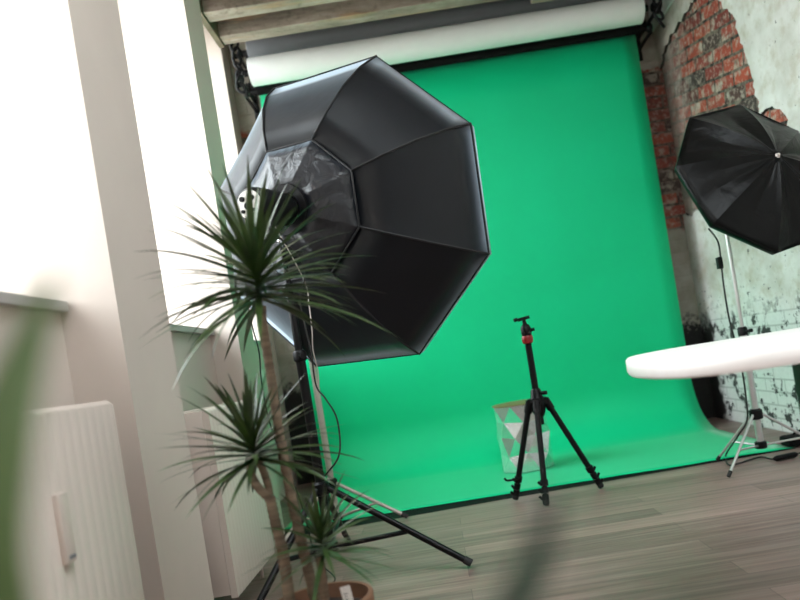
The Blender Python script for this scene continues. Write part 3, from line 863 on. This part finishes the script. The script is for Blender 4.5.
bm.faces.new(rings[0][::-1])
obj('body', bm, M['foil'], t, False)
bm = BM()
tri = [(FX+(FR*.985)*math.cos(2*PI*k/36), FY+(FR*.985)*math.sin(2*PI*k/36)) for k in range(36)]
lathe(bm, [(FR*.90, FH+.0085), (FR*.99, FH+.0085), (FR*.99, FH+.013), (FR*.97, FH+.014)], (FX, FY, 0), (0, 0, 1), 40); o = obj('top_disc', bm, M['gold'], t); o['label'] = 'golden yellow top'

# ------------------------------------------------------------------ table
ZT, TH = .685, .042
out = [(.488, 1.80), (.476, 1.74), (.474, 1.64), (.486, 1.54), (.515, 1.465), (.56, 1.42), (.63, 1.395), (.74, 1.385), (.9, 1.38), (1.3, 1.38), (1.62, 1.38), (1.76, 1.40), (1.84, 1.48), (1.87, 1.6), (1.87, 1.88), (1.84, 2.0), (1.76, 2.08), (1.62, 2.10),
       (1.2, 2.10), (.78, 2.10), (.68, 2.09), (.59, 2.04), (.525, 1.94)]
pts = smooth_pts([Vector((x, y, 0)) for x, y in out+[out[0]]], 4)[:-1]
t = thing('white_table', 'white table with rounded end and dark legs at the right edge', 'table', (1.17, 1.74, 0))
bm = BM()
prof = [(.006, 0), (0, .006), (0, TH-.006), (.006, TH)]
cx = Vector((1.17, 1.74, 0)); lay = []
for ins, h in prof:
    lay.append([bm.verts.new(p + (cx-p).normalized()*ins + Vector((0, 0, ZT-TH+h))) for p in pts])
for i in range(3):
    for k in range(len(pts)):
        bm.faces.new((lay[i][k], lay[i][(k+1) % len(pts)], lay[i+1][(k+1) % len(pts)], lay[i+1][k]))
bm.faces.new(lay[0][::-1]); bm.faces.new(lay[3])
obj('table_top', bm, M['table'], t, angle=50)
for lx, ly in ((.872, 1.64), (1.66, 1.50), (1.66, 1.98), (1.22, 2.0)):
    bm = BM(); box(bm, lx-.032, lx+.032, ly-.032, ly+.032, .0, ZT-TH, .004); obj('leg', bm, M['table_leg'], t)
bm = BM()
box(bm, .89, 1.63, 1.72, 1.75, ZT-TH-.06, ZT-TH); obj('apron', bm, M['table_leg'], t)

# ------------------------------------------------------------------ plants
def leaf(bm, base, d, length, width, droop, rr, segs=8, curl=0.0):
    d = d.normalized(); p = Vector(base); dirn = d.copy()
    side = dirn.cross(Vector((0, 0, 1)))
    if side.length < .05: side = Vector((1, 0, 0))
    side.normalize(); prev = None
    side = (Matrix.Rotation(curl, 3, dirn) @ side)
    for i in range(segs+1):
        f = i/segs
        w = width*.5*min(1, .55+f*1.6)*(1-f**2.2)**.9 + .0003
        up = side.cross(dirn).normalized()
        row = [bm.verts.new(p - side*w + up*w*.25), bm.verts.new(p), bm.verts.new(p + side*w + up*w*.25)]
        if prev:
            bm.faces.new((prev[0], prev[1], row[1], row[0])); bm.faces.new((prev[1], prev[2], row[2], row[1]))
        prev = row
        p = p + dirn*(length/segs)
        dirn = (dirn + Vector((0, 0, -1))*droop*(f+.15)/segs).normalized()
        side = (side - dirn*side.dot(dirn)).normalized()

def crown(parent, c, n, lmin, lmax, width, seed, h=.06, bias=(0, 0, 0), m='leaf', low=-.35):
    rr = random.Random(seed); bm = BM()
    for i in range(n):
        az = i*2.39996 + rr.uniform(-.3, .3)
        f = (i+.5)/n
        el = rad(-16 + 92*f**1.35) + rr.uniform(-.16, .16)
        d = Vector((math.cos(az)*math.cos(el), math.sin(az)*math.cos(el), math.sin(el))) + Vector(bias)
        ln = rr.uniform(lmin, lmax)*(1.05-.35*f)
        leaf(bm, Vector(c)+Vector((0, 0, (f-.5)*h)), d, ln, width*rr.uniform(.8, 1.15), rr.uniform(.5, 1.5)*(1.15-.6*f), rr, curl=rr.uniform(-.4, .4))
    return obj('leaf_crown', bm, M[m], parent, angle=60, recalc=False)

def stem(parent, pts, r0, r1, seed, name='trunk'):
    pp = smooth_pts(pts, 14); rr = random.Random(seed); n = len(pp)
    bm = BM(); tube(bm, pp, [(r0+(r1-r0)*i/(n-1))*(1+(.07 if i % 3 == 0 else -.02)+rr.uniform(-.03, .03)) for i in range(n)], 12)
    return obj(name, bm, M['trunk'], parent)

DX, DY = -.338, 1.58
t = thing('potted_dracaena', 'tall spiky dracaena with three stems in terracotta pot', 'plant', (DX, DY, 0))
pr, ph = .118, .274
bm = BM(); lathe(bm, [(.080, 0), (.083, .004), (pr-.010, ph-.045), (pr-.002, ph-.043), (pr, ph-.004), (pr-.003, ph), (pr-.011, ph), (pr-.014, ph-.03), (pr-.016, ph-.05)], (DX, DY, 0), (0, 0, 1), 48, caps=False)
bm.faces.new([v for v in bm.verts if v.co.z < .001][::-1])
obj('pot', bm, M['pot'], t)
bm = BM(); lathe(bm, [(pr-.016, ph-.034), (.06, ph-.028), (.002, ph-.026)], (DX, DY, 0), (0, 0, 1), 40)
for v in bm.verts: v.co.z += .004*noise.noise(v.co*60)
obj('soil', bm, M['soil'], t)
zb = ph-.06
s1 = [Vector((-.352, 1.60, zb)), Vector((-.366, 1.60, .40)), P(290, 490, 1.60), P(279, 430, 1.60), P(270, 370, 1.60), P(263, 325, 1.60), P(262, 306, 1.60)]
stem(t, s1, .0128, .0098, 1)
s2 = [Vector((-.410, 1.57, zb)), P(284, 560, 1.57), P(275, 520, 1.57), P(270, 497, 1.57)]
stem(t, s2, .0138, .0112, 2)
stem(t, [P(270, 499, 1.57), P(258, 487, 1.57), P(251, 474, 1.57), P(251, 462, 1.57)], .010, .009, 3, 'branch')
stem(t, [P(270, 499, 1.57), P(268, 485, 1.58), P(263, 470, 1.58), P(258, 460, 1.58)], .009, .008, 4, 'branch')
s3 = [Vector((-.322, 1.52, zb)), P(323, 580, 1.52), P(319, 556, 1.52)]
stem(t, s3, .0095, .009, 5)
crown(t, P(257, 281, 1.60), 130, .21, .345, .0150, 11, .09)
crown(t, P(254, 452, 1.575), 80, .17, .27, .0155, 12, .05)
crown(t, P(322, 545, 1.52), 60, .12, .215, .0115, 13, .05)

# white tag stuck in the pot
a = P(346, 594, 1.50)
bm = BM(); box(bm, -.011, .011, -.001, .001, -.05, .034, .0006)
bmesh.ops.rotate(bm, verts=bm.verts, cent=(0, 0, 0), matrix=Matrix.Rotation(-.10, 3, 'Y'))
bmesh.ops.translate(bm, verts=bm.verts, vec=(a.x+.003, 1.50, ph+.010))
t = thing('plant_tag', 'white plant tag stuck in the soil of terracotta pot', 'tag', (a.x, 1.50, ph-.04))
obj('tag_card', bm, M['white_plastic'], t, False)
bm = BM()
for i, (zz, w) in enumerate(((.018, .006), (.012, .004), (.006, .006), (-.001, .005))):
    box(bm, a.x-w+.001*i, a.x+w-.002, 1.4983, 1.4990, ph+.012+zz-.003, ph+.012+zz-.0012)
obj('printing', bm, M['grey_roll'], t, False)

# plant close to the camera: two of its leaves reach into the picture
NX, NY = -.105, .27
t = thing('potted_plant', 'plant close to the camera whose blurred green leaves poke into the picture', 'plant', (NX, NY, 0))
bm = BM(); lathe(bm, [(.06, 0), (.085, .17), (.088, .18), (.08, .18), (.075, .15)], (NX, NY, 0), (0, 0, 1), 40, caps=False)
bm.faces.new([v for v in bm.verts if v.co.z < .001][::-1]); obj('pot', bm, M['pot'], t)
bm = BM(); lathe(bm, [(.074, .155), (.04, .16), (.002, .16)], (NX, NY, 0), (0, 0, 1), 32); obj('soil', bm, M['soil'], t)
top = Vector((NX, NY, .585))
stem(t, [Vector((NX, NY, .14)), Vector((NX+.004, NY, .3)), Vector((NX-.003, NY, .45)), top], .011, .009, 21)
def path_leaf(bm, pts, width, side):
    pp = smooth_pts(pts, 6); n = len(pp)-1; prev = None; side = Vector(side).normalized()
    for i, p in enumerate(pp):
        f = i/n; w = width*.5*min(1, .35+f*2)*(1-f**3)**.8+.0003
        d = (pp[min(i+1, n)]-pp[max(i-1, 0)]).normalized(); s_ = (side-d*side.dot(d)).normalized(); upv = s_.cross(d)
        row = [bm.verts.new(p-s_*w+upv*w*.2), bm.verts.new(p), bm.verts.new(p+s_*w+upv*w*.2)]
        if prev: bm.faces.new((prev[0], prev[1], row[1], row[0])); bm.faces.new((prev[1], prev[2], row[2], row[1]))
        prev = row
bm = BM()
path_leaf(bm, [top, P(120, 790, .25), P(20, 690, .225), P(-12, 570, .205), P(0, 450, .20), P(24, 360, .20), P(56, 270, .20)], .024, (1, .2, .2))
path_leaf(bm, [top, P(150, 830, .24), P(40, 760, .22), P(-40, 660, .21), P(-60, 540, .21), P(-40, 440, .21)], .018, (1, .2, .2))
o = obj('upright_leaf', bm, M['leaf_near'], t, recalc=False); o['label'] = 'bright green blurred leaves'
bm = BM()
path_leaf(bm, [top, P(330, 770, .24), P(430, 700, .215), P(500, 620, .20), P(535, 555, .20), P(556, 490, .20)], .017, (1, .3, .25))
o = obj('leaning_leaf', bm, M['leaf_dark'], t, recalc=False); o['label'] = 'dark green blurred leaf'
bm = BM(); rr = random.Random(4)
for i in range(16):
    az = PI + PI*(i+.5)/16
    leaf(bm, top+Vector((0, 0, -.01)), Vector((math.cos(az), math.sin(az), rr.uniform(-.5, .3))), rr.uniform(.16, .24), .018, 1.2, rr)
obj('leaf_crown', bm, M['leaf_near'], t, recalc=False)

# ------------------------------------------------------------------ daylight
w = bpy.data.worlds.new('daylight'); S.world = w; w.use_nodes = True
nt = w.node_tree; bg = nt.nodes['Background']
tc = nt.nodes.new('ShaderNodeTexCoord'); sp = nt.nodes.new('ShaderNodeSeparateXYZ'); L(nt, tc.outputs['Generated'], sp.inputs[0])
L(nt, ramp(nt, math_n(nt, 'MULTIPLY_ADD', sp.outputs['Z'], .5, .5), [(.42, (.30, .29, .28)), (.5, (.62, .64, .66)), (.72, (.90, .94, .99)), (1, (.89, .94, 1.0))]), bg.inputs[0])
bg.inputs[1].default_value = 14.0
for k, (y0, y1, xg, xf, ZH) in enumerate(niches):      # sampling portals in the window openings
    ld = bpy.data.lights.new('window_daylight', 'AREA'); ld.shape = 'RECTANGLE'; ld.size = ZH-ZS; ld.size_y = y1-y0
    ld.cycles.is_portal = True
    lo = bpy.data.objects.new('window_daylight', ld); COL.objects.link(lo)
    lo.location = (xg-.06, (y0+y1)/2, (ZH+ZS)/2); lo.rotation_euler = (0, -PI/2, 0)

ld = bpy.data.lights.new('window_daylight', 'AREA'); ld.shape = 'RECTANGLE'; ld.size = KX1-KX0; ld.size_y = KY1-KY0  # portal for the added, unseen roof light
ld.cycles.is_portal = True
lo = bpy.data.objects.new('window_daylight', ld); COL.objects.link(lo)
lo.location = ((KX0+KX1)/2, (KY0+KY1)/2, ZC+.098)

# ------------------------------------------------------------------ camera
cd = bpy.data.cameras.new('camera'); cam = bpy.data.objects.new('camera', cd); COL.objects.link(cam)
cd.sensor_width = 36; cd.lens = 36*F/800; cd.clip_start = .02; cd.clip_end = 60
cd.shift_x = -(PX-400)/800; cd.shift_y = (PY-300)/800
cd.dof.use_dof = True; cd.dof.focus_distance = 2.55; cd.dof.aperture_fstop = 2.2
r_ = Vector((cR, 0, -sR)); u_ = Vector((sR, 0, cR)); b_ = Vector((0, -1, 0))
mw = Matrix((r_, u_, b_)).transposed().to_4x4(); mw.translation = (0, 0, CZ); cam.matrix_world = mw
S.camera = cam
S.view_settings.view_transform = 'Standard'; S.view_settings.look = 'None'; S.view_settings.gamma = 1.0
S.view_settings.use_curve_mapping = False; S.view_settings.exposure = 0.0
S.cycles.max_bounces = 10; S.cycles.diffuse_bounces = 6; S.cycles.transparent_max_bounces = 12
S.cycles.sample_clamp_indirect = 8.0; S.cycles.caustics_reflective = False; S.cycles.caustics_refractive = False
